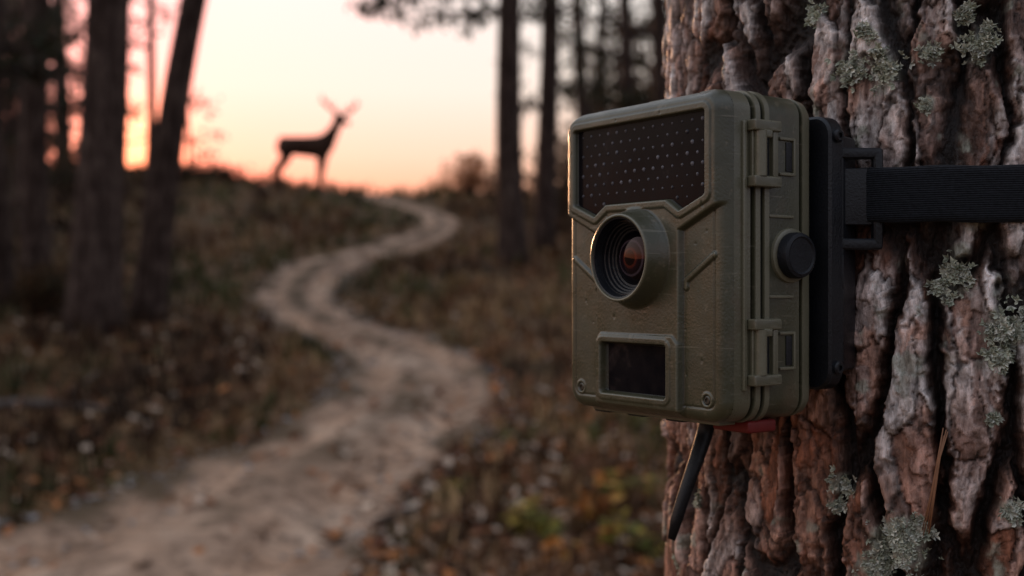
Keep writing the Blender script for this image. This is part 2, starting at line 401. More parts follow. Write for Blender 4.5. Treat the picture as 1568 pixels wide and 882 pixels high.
for (px,d,h,w_) in [(30,20,1.5,1.2),(100,22,1.3,1.1),(-20,16,1.2,.9),(160,24,.5,.8),(850,22,1.2,.8),(905,21,1.5,1.0),(965,18,1.3,.9),(1010,16,1.2,.8),(880,27,1.8,1.2),(275,26,.35,.7),(330,27.5,.25,.9),(60,12.5,.5,.5)]:
    shrub(px,d,h,w_,520,random.choice([BC,GC+BC]),.06)
fb=MB()
def wood(px,d,H,r,cs,n,ls=.15):
    x=(px-CX)/FPX*d; z=float(terrain(x,d))
    fb.tube([(x,d,z-.3),(x+random.uniform(-.3,.3),d,z+H*.5),(x+random.uniform(-.5,.5),d,z+H)],[r,r*.8,r*.2],6)
    for i in range(n):
        hh=H*random.uniform(.12,1)**1.2; rr=cs*(1.15-hh/H)+.2; a=random.uniform(0,6.28)
        c=Vector((x+rr*math.cos(a),d+rr*math.sin(a),z+hh))
        fb.tube([(x,d,z+hh-.3),c],[.03,.01],4,cap=False)
        leafcloud(fb,c,.62,14,ls,BC+GC,.7)
for i in range(27): wood(random.uniform(-280,112),random.uniform(31,46),random.uniform(6,9),random.uniform(.09,.16),1.6,24)
for i in range(36): wood(random.uniform(850,1400),random.uniform(30,46),random.uniform(5.5,9),random.uniform(.09,.16),1.8,30)
for px in (268,296): wood(px,random.uniform(34,46),random.uniform(3.5,5.0),.08,.8,9)
fb.obj('distant_woodland',[mbark_bg,mneedle])
def seedling(px,py,h,cols,n,size):
    x,d=ground_ray(px,py); z=float(terrain(x,d)); mb=MB()
    for i in range(6):
        a=random.uniform(0,6.28); q=Vector((x+.5*h*math.cos(a),d+.5*h*math.sin(a),z+h*random.uniform(.5,1)))
        mb.tube([(x,d,z-.03),q],[.006,.003],5,cap=False)
        for j in range(n):
            t=random.uniform(.3,1.05); c=Vector((x,d,z)).lerp(q,t)+Vector(rng.normal(0,.02,3))
            a1=Vector(rng.normal(0,1,3)); a1.z*=.3; a1.normalize(); b1=a1.cross(Vector((rng.normal(0,.4),rng.normal(0,.4),1))).normalized()
            s=size*random.uniform(.6,1.2); cc=random.choice(cols); kf=random.uniform(.5,1.2)
            mb.add([c-a1*s*.2,c+a1*s*.3+b1*s*.38,c+a1*s,c+a1*s*.3-b1*s*.38],[(0,1,2,3)],1,tuple(v*kf for v in cc))
    mb.obj('seedling_plant',[mbark_bg,mleaf])
YG=[(.32,.27,.05),(.16,.17,.04),(.42,.30,.065)]
OR=[(.60,.22,.05),(.48,.26,.07)]
seedling(960,770,.26,YG+[(.55,.20,.05)],9,.085); seedling(905,800,.22,OR,9,.08); seedling(935,825,.18,OR+YG,8,.075)
seedling(825,830,.24,YG,9,.085); seedling(785,812,.16,YG,6,.06); seedling(985,850,.20,YG,7,.075); seedling(700,760,.12,YG,5,.05); seedling(865,865,.16,OR,7,.065)
def gp(px,py,dz=0):
    x,d=ground_ray(px,py); return (x,d,float(terrain(x,d))+dz)
mlog=simple('dead_wood',(.12,.10,.088),.9,.5,9,.01,40,.2)
mb=MB(); mb.tube([gp(-60,632,.02),gp(20,625,.03),gp(90,628,.02),gp(165,634,.01)],[.04,.04,.035,.02],10); mb.tube([gp(90,628,.05),gp(150,600,.12)],[.02,.01],6); mb.obj('fallen_log',[mlog])
mb=MB(); mb.tube([gp(575,800,.02),gp(600,795,.04),gp(640,788,.02)],[.02,.026,.015],8); mb.obj('fallen_branch',[simple('bark_piece',(.05,.028,.017),.9,.3,9)])

# ============================================================ DEER
DD=27.0; dx0=(465-CX)/FPX*DD
deer=empty('deer',(dx0,DD,float(terrain(dx0,DD))+.03))
S_=DD/FPX
def dp(px,py,l=0): return ((px-465)*S_,l,(296-py)*S_)
V=[];E=[];R=[]
def nd(px,py,l,r,par=None):
    V.append(dp(px,py,l)); R.append(r*S_*1.08)
    if par is not None: E.append((par,len(V)-1))
    return len(V)-1
p0=nd(440,228,0,15);p1=nd(456,229,0,15,p0);p2=nd(475,230,0,16,p1);p3=nd(491,230,0,17,p2);p4=nd(502,221,0,13,p3)
p5=nd(510,208,0,9.5,p4);p6=nd(516,196,0,7,p5);p7=nd(520,187,0,6.6,p6);p8=nd(528,191,0,4.6,p7);p9=nd(536,196,0,3.2,p8)
t=nd(430,220,0,6,p0);t=nd(426,228,0,3.6,t);nd(425,238,0,2,t)
for sx,l in((1,-.13),(-6,.13)):
    a=nd(497+sx,243,l,8,p3);a=nd(495+sx,256,l,5.4,a);a=nd(494+sx,269,l,4.0,a);a=nd(492+sx,283,l,3.1,a);a=nd(492+sx,292,l,3.1,a);nd(495+sx,295.5,l,2.4,a)
for sx,l in((1,-.13),(-10,.13)):
    a=nd(438+sx*.3,239,l,10.5,p0);a=nd(441+sx*.6,249,l,7.4,a);a=nd(433+sx,260,l,5.2,a);a=nd(427+sx,268,l,4.0,a);a=nd(430+sx,282,l,3.1,a);a=nd(431+sx,292,l,3.1,a);nd(434+sx,295.5,l,2.4,a)
for l in(-.09,.09):
    a=nd(516,180,l,2.8,p7); nd(510,174,l*2,1.4,a)
me=bpy.data.meshes.new('body'); me.from_pydata(V,E,[]); ob=bpy.data.objects.new('body',me); scene.collection.objects.link(ob); ob.parent=deer
sk=ob.modifiers.new('skin','SKIN'); sk.use_smooth_shade=True
for i,sv in enumerate(me.skin_vertices[0].data): sv.radius=(R[i],R[i]); sv.use_root=(i==0)
sb=ob.modifiers.new('sub','SUBSURF'); sb.levels=2; sb.render_levels=2
mdeer=simple('deer_fur',(.050,.024,.014),.85,.25,6,0,None,.2); me.materials.append(mdeer)
mb=MB()
def an(pts,r): mb.tube([dp(*p) for p in pts],[x*1.5 for x in r],7)
q=S_
an([(519,183,-.03),(513,176,-.08),(505,171,-.14),(498,164,-.18),(494,153,-.15)],[1.9*q,1.8*q,1.6*q,1.3*q,.9*q])
an([(505,171,-.14),(503,160,-.14)],[1.4*q,.8*q]); an([(512,175,-.08),(512,166,-.08)],[1.4*q,.8*q]); an([(499,165,-.18),(492,161,-.18)],[1.2*q,.7*q])
an([(523,182,.03),(531,178,.08),(538,174,.14),(543,166,.18),(545,157,.15)],[1.9*q,1.8*q,1.6*q,1.3*q,.9*q])
an([(536,175,.14),(535,164,.14)],[1.4*q,.8*q]); an([(530,178,.08),(528,169,.08)],[1.4*q,.8*q]); an([(543,168,.18),(549,162,.18)],[1.2*q,.7*q])
mb.obj('antlers',[simple('antler',(.05,.032,.02),.7,.2,20)],deer)

# ============================================================ HERO PINE TRUNK
ang=math.atan2(-.086,.060)
XD=Vector((math.cos(ang),math.sin(ang),0)); YD=Vector((-math.sin(ang),math.cos(ang),0))
F0=Vector((.057,.523,EZ+.0133))
TC=F0+YD*.235; RB=.160
def bark(a,z):
    j1=vn(a/3.2,z/4.5,3); j2=vn(a/1.3,z/1.8,5)
    wa=a+8*vn(a/34,z/55,1)+4.5*vn(a/11,z/18,2)+2.6*j1+1.1*j2
    wz=z+30*vn(a/22,z/60,6)+12*vn(a/8,z/16,7)+5*vn(a/2.6,z/4,8)+2*vn(a/1.1,z/1.6,9)
    F1,F2,I1,DX,DY=voro(wa/25,wz/118,11)
    e1=(F2-F1)*13
    deep=ss(-.3,.3,fbm(a/40,z/70,21,2))
    crack=ss(.3,2.4+1.8*deep,e1)
    G1,G2,I2,X2,Y2=voro(wa/13+3.3,wz/40+1.7,31)
    K1,K2,I3,X3,Y3=voro(wa/7+1.1,wz/17+.7,51)
    e2=(G2-G1)*7; e3=(K2-K1)*3.8
    c2=ss(.0,.7,e2); c3=ss(0,.45,e3)
    q=(fbm(wa/20,wz/55,41,4)+.55)*8
    fl=np.floor(q); fr=q-fl; T=fl+ss(0,.10,fr)
    H=-13*(1-crack)*(.4+.6*deep) + (I1-.5)*3 + DX*4*(h2(np.floor(I1*999),np.floor(I1*77),5)-.4)
    H+=crack*(3.6*(I2-.5)+X2*3.4*(h2(np.floor(I2*999),np.floor(I2*77),7)-.5)+Y2*2.0*(I2-.4) -1.5*(1-c2))
    H+=(.4+.6*crack)*(1.9*(I3-.5)+X3*1.6*(I3-.5)-.5*(1-c3)+.8*T-3.2)
    fine=fbm(a/2.2,z/7,61,4); H+=.8*fine+.45*vn(a/.8,z/1.5,71)
    return H,crack,c2*(.5+.5*c3),fl,I1,I2,I3,fr,fine
fac_ang=math.atan2(-TC.y,-TC.x)
th_d=np.linspace(-math.radians(100),math.radians(100),700); th_s=np.linspace(math.radians(100),math.radians(260),90)[1:]
TH=np.concatenate([th_d,th_s]); 
zd=np.arange(-150,150,.68); zl=np.concatenate([np.arange(-1700,-300,16),np.arange(-300,-150,5)]); zu=np.concatenate([np.arange(150,300,5),np.arange(300,6500,25)])
ZZ=np.concatenate([zl,zd,zu])
A,Zg=np.meshgrid(TH,ZZ)
H,crack,c2,fl,I1,I2,I3,fr,fine=bark(A*160,Zg+4000)
taper=1-.00005*Zg+.28*np.exp((-1300-Zg)/220.)*(Zg<0)*.6
taper=np.where(Zg>400,1-.00011*(Zg-220),taper)
rad=(RB*taper+H*.001)
XX=TC.x+rad*np.cos(A+fac_ang); YY=TC.y+rad*np.sin(A+fac_ang); Z3=EZ+Zg*.001
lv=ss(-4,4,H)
def C(*c): return np.array(c)
grey=C(.46,.36,.32); silver=C(.78,.71,.67); red=C(.38,.155,.09); dark=C(.11,.055,.037); pink=C(.56,.31,.22)
hsh=h2(fl,np.floor(I2*500),91); hs2=h2(np.floor(I3*700),np.floor(I1*500),92)
reg=fbm(A*160/60,Zg/90,93,3)+.22*np.clip(Zg/120,-1,1)
w1=np.clip(.10+.75*lv+reg*1.3+(I2-.5)*1.0,0,1)[...,None]
col=red*(1-w1)+grey*w1
wp=(ss(.5,.8,hs2)*.7)[...,None]; col=col*(1-wp)+pink*wp
wd=(ss(.65,.9,1-hsh)*.7)[...,None]; col=col*(1-wd)+dark*wd
ws=(ss(.0,.3,fbm(A*160/8,Zg/24,95,4)+.4*lv-.16)*.85*ss(-.2,.2,reg+.3*(I2-.5)))[...,None]; col=col*(1-ws)+silver*ws
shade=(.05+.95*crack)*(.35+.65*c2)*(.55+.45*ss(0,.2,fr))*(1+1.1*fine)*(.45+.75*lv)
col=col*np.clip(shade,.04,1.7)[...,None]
LP=[(1360,100,28),(1302,105,24),(1245,22,16),(1330,50,14),(1500,55,26),(1415,158,12),(1480,18,16),(1462,425,28),(1440,445,18),(1545,505,34),(1530,545,20),(1520,640,10),(1380,835,42),(1345,865,24),(1285,745,18),(1280,775,12),(1470,385,12),(1550,780,16),(1425,80,14),(1555,465,16),(1405,805,16),(1498,75,18),(1070,765,10),(1040,860,12)]
CA=[]
for (px,py,pr) in LP:
    kx=(px-CX)/FPX; a_=kx*kx+1; b_=-2*(kx*TC.x+TC.y); c_=TC.x**2+TC.y**2-(RB+.001)**2
    t=(-b_-math.sqrt(b_*b_-4*a_*c_))/(2*a_); hx,hy=kx*t,t
    thh=math.atan2(hy-TC.y,hx-TC.x)-fac_ang; thh=(thh+math.pi)%(2*math.pi)-math.pi
    CA.append((thh*160,(CY-py)/FPX*t*1000,pr*t*1000/FPX))
Am=A*160
lm=np.zeros(A.shape)
for (ca,cz,cr) in CA:
    dd_=np.sqrt((Am-ca)**2+((Zg-cz))**2)/cr
    lm=np.maximum(lm,ss(1.3,.5,dd_+.9*fbm(Am/5,Zg/5,97,3)))
lm=np.maximum(lm,.85*ss(.24,.42,fbm(Am/8,Zg/11,99,4)+.1*lv)*ss(-.1,.2,fbm(Am/80,Zg/80,98,2)))
lm=lm*crack*.85
col=col*(1-lm[...,None])+C(.38,.41,.33)*lm[...,None]
mbk,nt,b=newmat('pine_bark')
tcn=N(nt,'ShaderNodeTexCoord').outputs['Object']
mp=N(nt,'ShaderNodeMapping'); mp.inputs['Scale'].default_value=(1,1,.35); nt.links.new(tcn,mp.inputs[0])
f1=noise(nt,420,4,.7,mp.outputs[0]); f2=noise(nt,110,3,.7,mp.outputs[0])
cc=mix(nt,1.0,attrcol(nt),ramp(nt,f1,[(.3,(.5,.47,.45)),(.5,(1,1,1)),(.72,(1.5,1.5,1.5))]),'MULTIPLY')
cc=mix(nt,1.0,cc,ramp(nt,f2,[(.3,(.6,.55,.52)),(.7,(1.25,1.25,1.28))]),'MULTIPLY')
nt.links.new(cc,b.inputs['Base Color']); b.inputs['Roughness'].default_value=.58; b.inputs['Specular IOR Level'].default_value=.4
ad=N(nt,'ShaderNodeMath',operation='ADD'); nt.links.new(f1,ad.inputs[0]); nt.links.new(f2,ad.inputs[1])
bump(nt,b,ad.outputs[0],.0018)
hero=empty('bark_pine_tree',(0,0,0))
XX=np.concatenate([XX,XX[:,:1]],1);YY=np.concatenate([YY,YY[:,:1]],1);Z3=np.concatenate([Z3,Z3[:,:1]],1);col=np.concatenate([col,col[:,:1]],1)
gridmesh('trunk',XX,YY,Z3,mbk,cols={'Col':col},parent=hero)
mb=MB()
for i in range(14):
    hh=EZ+random.uniform(3.8,6.4); a=random.uniform(0,6.28); ln=random.uniform(.9,1.5); p=Vector((TC.x,TC.y,hh)); pts=[p];rr=[.035]
    for j in range(1,5): pts.append(p+Vector((math.cos(a),math.sin(a),.25))*ln*j/4+Vector(rng.normal(0,.05,3))); rr.append(.03*(1-j/5))
    mb.tube(pts,rr,6)
    for q_ in pts[2:]:
        leafcloud(mb,q_,.4,30,.07,GC)
mb.obj('crown',[mbark_bg,mneedle],hero)
ml,nt,b=newmat('lichen')
nt.links.new(attrcol(nt),b.inputs['Base Color'])
b.inputs['Roughness'].default_value=.9; b.inputs['Specular IOR Level'].default_value=.15
mb=MB()
for (ca,cz,cr) in CA:
    n=int(26+cr*cr*2.8)
    pa=ca+rng.normal(0,cr*.46,n); pz=cz+rng.normal(0,cr*.46,n)
    msk=fbm(pa/4,pz/4,97,3)>-.06; pa=pa[msk];pz=pz[msk]
    hb=bark(pa,pz+4000)[0]; hb=np.maximum(hb,-3)
    for a,z,h in zip(pa,pz,hb):
        t=a/160+fac_ang; nrm_=Vector((math.cos(t),math.sin(t),0)); tan=Vector((-math.sin(t),math.cos(t),0)); up=Vector((0,0,1))
        c0=Vector((TC.x,TC.y,EZ+z*.001))+nrm_*(RB+h*.001+.0006)
        w_=random.uniform(0,6.28); u1=(tan*math.cos(w_)+up*math.sin(w_)); v1=nrm_.cross(u1)
        s=random.uniform(.0009,.0026); lift=random.uniform(.15,.95); m=7
        vs=[c0]
        for k_ in range(m):
            g_=-1.2+2.4*k_/(m-1); rr=s*(1+.35*math.sin(k_*2.4+w_))
            vs.append(c0+u1*math.cos(g_)*rr+v1*math.sin(g_)*rr+nrm_*(lift*s*(1+.5*math.sin(k_*3.1+w_))))
        kf=random.uniform(.6,1.15); cl=tuple(v*kf for v in random.choice([(.56,.57,.45),(.70,.70,.60),(.44,.47,.36)]))
        mb.add(vs,[(0,k_+1,k_+2) for k_ in range(m-1)],0,[tuple(v*.4 for v in cl)]+[cl]*m)
mb.obj('lichen',[ml],smooth=False)
def trunk_pt(px,py,off=.004):
    kx=(px-CX)/FPX; a_=kx*kx+1; b_=-2*(kx*TC.x+TC.y); c_=TC.x**2+TC.y**2-(RB+off)**2
    t=(-b_-math.sqrt(b_*b_-4*a_*c_))/(2*a_); return Vector((kx*t,t,EZ+(CY-py)/FPX*t))
mb=MB()
for i in range(5):
    o=random.uniform(-6,6); mb.tube([trunk_pt(1448+o,655+i*3),trunk_pt(1438+o*.4,700,.006),trunk_pt(1428+o*.8,760,.006),trunk_pt(1418+o*1.6,812+i*2,.004)],[.0003,.0004,.0004,.0002],5)
mb.obj('pine_needles',[simple('dry_needle',(.28,.13,.065),.6,.2,200)])

# ============================================================ TRAIL CAMERA
tcam=empty('trail_camera',F0); tcam.rotation_euler=(0,0,ang)
mo,nt,b=newmat('olive_plastic')
tcn=N(nt,'ShaderNodeTexCoord').outputs['Object']
f=noise(nt,28,3,.65,tcn)
base=ramp(nt,f,[(.3,(.042,.042,.022)),(.6,(.060,.058,.030)),(.75,(.078,.072,.039))])
sp_=noise(nt,210,2,.6,tcn); spm=ramp(nt,sp_,[(.62,(0,0,0)),(.70,(.5,.5,.5))])
s2=ramp(nt,noise(nt,60,2,.5,tcn),[(.60,(0,0,0)),(.72,(.6,.6,.6))])
cc=mix(nt,spm,base,(.15,.125,.08)); 
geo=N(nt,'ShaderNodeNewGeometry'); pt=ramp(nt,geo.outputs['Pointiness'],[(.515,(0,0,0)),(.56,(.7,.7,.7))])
cc=mix(nt,pt,cc,(.19,.175,.115)); dk=ramp(nt,geo.outputs['Pointiness'],[(.44,(.85,.85,.85)),(.49,(0,0,0))])  # dk darkens crevices, their shade put into the olive colour
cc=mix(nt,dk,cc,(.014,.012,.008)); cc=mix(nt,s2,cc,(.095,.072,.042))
scm=N(nt,'ShaderNodeMapping'); scm.inputs['Rotation'].default_value=(0,.7,0); scm.inputs['Scale'].default_value=(40,40,700); nt.links.new(tcn,scm.inputs[0])
scr=ramp(nt,noise(nt,1.0,2,.5,scm.outputs[0]),[(.67,(0,0,0)),(.72,(.6,.6,.6))])
cc=mix(nt,scr,cc,(.17,.155,.11))
nt.links.new(cc,b.inputs['Base Color']); b.inputs['Specular IOR Level'].default_value=.75
nt.links.new(ramp(nt,noise(nt,45,3,.7,tcn),[(.3,(.22,.22,.22)),(.7,(.46,.46,.46))]),b.inputs['Roughness'])
bump(nt,b,noise(nt,900,2,.6,tcn),.00016,.7)
mk=simple('black_plastic',(.009,.010,.013),.36,.3,60,.0002,900,.4)
mknob=simple('black_rubber',(.008,.009,.012),.5,.3,60,.0002,900,.35)
mglass,nt,b=newmat('dark_window')
nt.links.new(ramp(nt,noise(nt,35,4),[(.35,(.004,.004,.006)),(.6,(.012,.010,.011)),(.7,(.045,.032,.03))]),b.inputs['Base Color'])  # paler mottling paints tree reflections into the glass colour
nt.links.new(ramp(nt,noise(nt,70,4,.7),[(.3,(.08,.08,.08)),(.7,(.3,.3,.3))]),b.inputs['Roughness'])
b.inputs['Specular IOR Level'].default_value=.16; b.inputs['IOR'].default_value=1.27
mled,nt,b=newmat('infrared_led'); b.inputs['Roughness'].default_value=.3; b.inputs['Specular IOR Level'].default_value=.25
nt.links.new(ramp(nt,noise(nt,60,3),[(.38,(.02,.02,.028)),(.65,(.13,.125,.145))]),b.inputs['Base Color'])
mmetal=simple('dark_metal',(.10,.095,.08),.35,.3,200); mmetal.node_tree.nodes['Principled BSDF'].inputs['Metallic'].default_value=.8
mred=simple('red_rubber',(.15,.007,.006),.5,.2,80)

def finish(bm,name,mat,loc=(0,0,0),rz=0,smooth=True,parent=tcam,autos=35):
    me=bpy.data.meshes.new(name); 
    bmesh.ops.recalc_face_normals(bm,faces=bm.faces)
    for f_ in bm.faces: f_.smooth=smooth
    for e_ in bm.edges:
        if len(e_.link_faces)==2 and e_.calc_face_angle(0)>math.radians(autos): e_.smooth=False
    bm.to_mesh(me); bm.free(); me.materials.append(mat)
    o=bpy.data.objects.new(name,me); scene.collection.objects.link(o); o.parent=parent
    o.location=[c_*.001 for c_ in loc]; o.rotation_euler=(0,0,rz); return o
def box(name,c,s,bev,mat,rz=0,seg=3):
    bm=bmesh.new(); bmesh.ops.create_cube(bm,size=1)
    for v_ in bm.verts: v_.co=Vector((v_.co.x*s[0],v_.co.y*s[1],v_.co.z*s[2]))*.001
    if bev: bmesh.ops.bevel(bm,geom=bm.edges[:],offset=bev*.001,segments=seg,profile=.6,affect='EDGES')
    return finish(bm,name,mat,c,rz)
def rr_pts(hw,hh,r,n=8):
    pts=[]
    for cx_,cz_,a0 in((hw-r,hh-r,0),(-hw+r,hh-r,90),(-hw+r,-hh+r,180),(hw-r,-hh+r,270)):
        for i in range(n+1):
            a=math.radians(a0+90*i/n); pts.append((cx_+r*math.cos(a),cz_+r*math.sin(a)))
    return pts
def loft(name,secs,hw,hh,r,mat,cap0=False,cap1=True,loc=(0,0,0)):
    bm=bmesh.new(); rings=[]
    for (y,ins) in secs:
        rings.append([bm.verts.new((x*.001,y*.001,z*.001)) for x,z in rr_pts(hw-ins,hh-ins,max(r-ins,.5))])
    n=len(rings[0])
    for a,b_ in zip(rings,rings[1:]):
        for i in range(n): bm.faces.new((a[i],a[(i+1)%n],b_[(i+1)%n],b_[i]))
    if cap0: bm.faces.new(rings[0])
    if cap1: bm.faces.new(rings[-1])
    return finish(bm,name,mat,loc,autos=28)
def lathe(name,prof,mat,c,axis='Y',n=64,autos=30,cap=True):
    bm=bmesh.new(); rings=[]
    for (r,y) in prof:
        ring=[]
        for i in range(n):
            a=2*math.pi*i/n; p=(r*math.cos(a),y,r*math.sin(a)) if axis=='Y' else (y,r*math.cos(a),r*math.sin(a)) if axis=='X' else (r*math.cos(a),r*math.sin(a),y)
            ring.append(bm.verts.new(Vector(p)*.001))
        rings.append(ring)
    for a,b_ in zip(rings,rings[1:]):
        for i in range(n): bm.faces.new((a[i],a[(i+1)%n],b_[(i+1)%n],b_[i]))
    if cap: bm.faces.new(rings[0]); bm.faces.new(rings[-1])
    return finish(bm,name,mat,c,autos=autos)
HW,HH,CR=52.5,69.5,9.5
WP=[(-42.5,59.5),(42.5,59.5),(42.5,26.5),(28.5,21.0),(20.5,26),(-20.5,26),(-28.5,21.0),(-42.5,26.5)]
gx=np.arange(-HW-.4,HW+.5,.4); gz=np.arange(-HH-.4,HH+.5,.4); GX,GZ=np.meshgrid(gx,gz)
d0=sdrr(GX,GZ,HW,HH,CR)
eps=.01
gxn=(sdrr(GX+eps,GZ,HW,HH,CR)-d0)/eps; gzn=(sdrr(GX,GZ+eps,HW,HH,CR)-d0)/eps
out=np.maximum(d0,0); GX2=GX-gxn*out; GZ2=GZ-gzn*out; d0=np.minimum(d0,0)
e=-d0; ER=5.0
Rl=-(ER-np.sqrt(np.maximum(ER*ER-np.maximum(ER-e,0)**2,0)))
dW=sdpoly(GX2,GZ2,WP)-1.5
dU=sdpoly(GX2,GZ2,[(-60,26),(-27,11.5),(27,11.5),(60,26),(60,90),(-60,90)])
dC=np.maximum(np.abs(GX2)-27.5,GZ2-20)
dF=sdpoly(GX2,GZ2,[(-27.5,-33),(27.5,-33),(27.5,-70),(-27.5,-70)])
dP=np.minimum(np.minimum(dU,dC),dF)
inn=ss(0,4,e)
Rl+=2.8*ss(1.1,-.6,dP)*inn
Rl+=.8*ss(3.4,2.6,dW)*inn
Rl-=3.6*ss(0.1,-.6,dW)
rl=np.sqrt(GX2**2+GZ2**2)
Rl+=2.4*ss(.8,-1.8,rl-22)*(1-ss(.5,-.2,dW))
def seg(x,z,ax,az,bx,bz):
    ex,ez=bx-ax,bz-az; t=np.clip(((x-ax)*ex+(z-az)*ez)/(ex*ex+ez*ez),0,1); return np.sqrt((x-ax-ex*t)**2+(z-az-ez*t)**2)
dS=np.minimum(seg(np.abs(GX2),GZ2,30,-10,46.5,.5),seg(np.abs(GX2),GZ2,30,-10,30,-13))
Rl+=1.1*ss(1.6,.7,dS)
dQ=sdpoly(np.abs(GX2),GZ2,[(0,-34),(24,-34),(27.5,-37.5),(27.5,-66),(0,-66)])
Rl+=.8*ss(.6,-.4,dQ)*inn
dB=sdrr(GX2+1.5,GZ2+49.5,22.5,12,2)
Rl+=.5*ss(2.8,2.0,dB)
Rl-=4.8*ss(.1,-1.3,dB)
dsc=np.sqrt((np.abs(GX2)-42)**2+(GZ2+60)**2)
Rl+=.4*ss(3.6,3.2,dsc); Rl-=1.3*ss(2.3,1.9,dsc)
Rl-=.4*ss(.7,.1,np.abs(e-6.2))*(dW>3.5)*(dP>1)
Rl+=.14*fbm(GX2/14,GZ2/14,5)
# knocks and nicks from use
for i in range(26):
    nx_,nz_=random.uniform(-48,48),random.uniform(-65,65); rr_=random.uniform(.5,1.3)
    Rl-=.28*ss(rr_,0,np.sqrt((GX2-nx_)**2+((GZ2-nz_)/random.uniform(.6,1.8))**2))
Rl=np.where(rl<18.4,-3.0,Rl)
mid=(d0[:-1,:-1]+d0[1:,1:]+d0[1:,:-1]+d0[:-1,1:])/4
gridmesh('front_face',GX2*.001,-Rl*.001,GZ2*.001,mo,keep=(mid<-.02),parent=tcam)
loft('housing',[(5,0),(14.5,0),(15,1.6),(16.6,1.6),(17,-.7),(19.8,-.7),(20.2,2.6),(21.8,2.6),(22.2,-.9),(25,-.9),(25.6,0),(44.5,0.2),(45,1.7),(46.2,1.7),(46.6,0.1),(51,.8),(54,2.8),(55.5,6)],HW,HH,CR,mo)
loft('gasket',[(19.9,.8),(22.1,.8)],HW,HH,CR,mk,cap1=False)
def prism(name,poly,y0,y1,mat):
    bm=bmesh.new(); a=[bm.verts.new((x*.001,y0*.001,z*.001)) for x,z in poly]; b_=[bm.verts.new((x*.001,y1*.001,z*.001)) for x,z in poly]
    n=len(poly)
    for i in range(n): bm.faces.new((a[i],a[(i+1)%n],b_[(i+1)%n],b_[i]))
    bm.faces.new(a); bm.faces.new(b_); return finish(bm,name,mat)
WPo=[(x*1.028,(z-41)*1.055+41) for x,z in WP]
prism('infrared_window',WPo,-.5,2.5,mglass)
prism('motion_sensor_window',[(-23.5,-38),(20.5,-38),(20.5,-61),(-23.5,-61)],.6,3,mglass)
bm=bmesh.new()
for r_ in range(8):
    for c_ in range(14):
        x=-40+c_*6.15+(3.07 if r_%2 else 0); z=57.5-r_*4.6
        if x>41 or sdpoly(np.array([x]),np.array([z]),WP)[0]>-1.2: continue
        M=Matrix.Translation(Vector((x,-.5,z))*.001)@Matrix.Diagonal((1,.4,1,1))
        bmesh.ops.create_icosphere(bm,subdivisions=2,radius=.00085*random.uniform(.6,1.25),matrix=M)
finish(bm,'infrared_leds',mled)
lathe('lens_barrel',[(23,-.8),(21.5,-4.8),(20.4,-6.2),(19.5,-12.4),(19.2,-13.0),(18.7,-13.3),(18.2,-13.2),(17.9,-12.6),(17.7,-10)],mo,(0,0,0),cap=False)
lathe('lens_shroud',[(18.4,-12.7),(17.2,-12.3),(16.4,-9),(16.1,-9),(15.9,-7.6),(15.2,-7.4),(14.9,-6),(14.2,-5.8),(13.9,-4.6),(13.2,-4.4),(12.9,-3.6),(12.0,-3.4),(11.7,-2.6),(11,-1.8)],mk,(0,0,0),cap=False)
mlens,nt,b=newmat('lens_glass')
tcx=N(nt,'ShaderNodeTexCoord')
sx_=N(nt,'ShaderNodeSeparateXYZ'); nt.links.new(tcx.outputs['Object'],sx_.inputs[0])
cb2=N(nt,'ShaderNodeCombineXYZ'); nt.links.new(sx_.outputs[0],cb2.inputs[0]); nt.links.new(sx_.outputs[2],cb2.inputs[2])
ln=N(nt,'ShaderNodeVectorMath',operation='LENGTH'); nt.links.new(cb2.outputs[0],ln.inputs[0])
ml_=N(nt,'ShaderNodeMath',operation='MULTIPLY'); ml_.inputs[1].default_value=83; nt.links.new(ln.outputs['Value'],ml_.inputs[0])
nt.links.new(ramp(nt,ml_.outputs[0],[(.0,(.003,.002,.003)),(.26,(.006,.002,.002)),(.32,(.09,.016,.010)),(.42,(.012,.005,.008)),(.58,(.006,.004,.006)),(.64,(.07,.05,.06)),(.70,(.004,.003,.004)),(.92,(.002,.002,.003))]),b.inputs['Base Color'])  # iris ring, plus red and grey reflections painted into the glass
b.inputs['Roughness'].default_value=.05; b.inputs['Specular IOR Level'].default_value=.34; b.inputs['Specular Tint'].default_value=(1,.62,.55,1)
prof=[(12.2*math.cos(a),-2.2-4.0*math.sin(a)) for a in np.linspace(0,math.pi/2-.02,18)]
lathe('lens_element',prof,mlens,(0,0,0))
for sx in(-42,42): lathe('screw',[(1.9,1.3),(1.9,-.1),(1.4,-.4),(.9,-.4),(.9,.1)],mmetal,(sx,.2,-60),n=24)
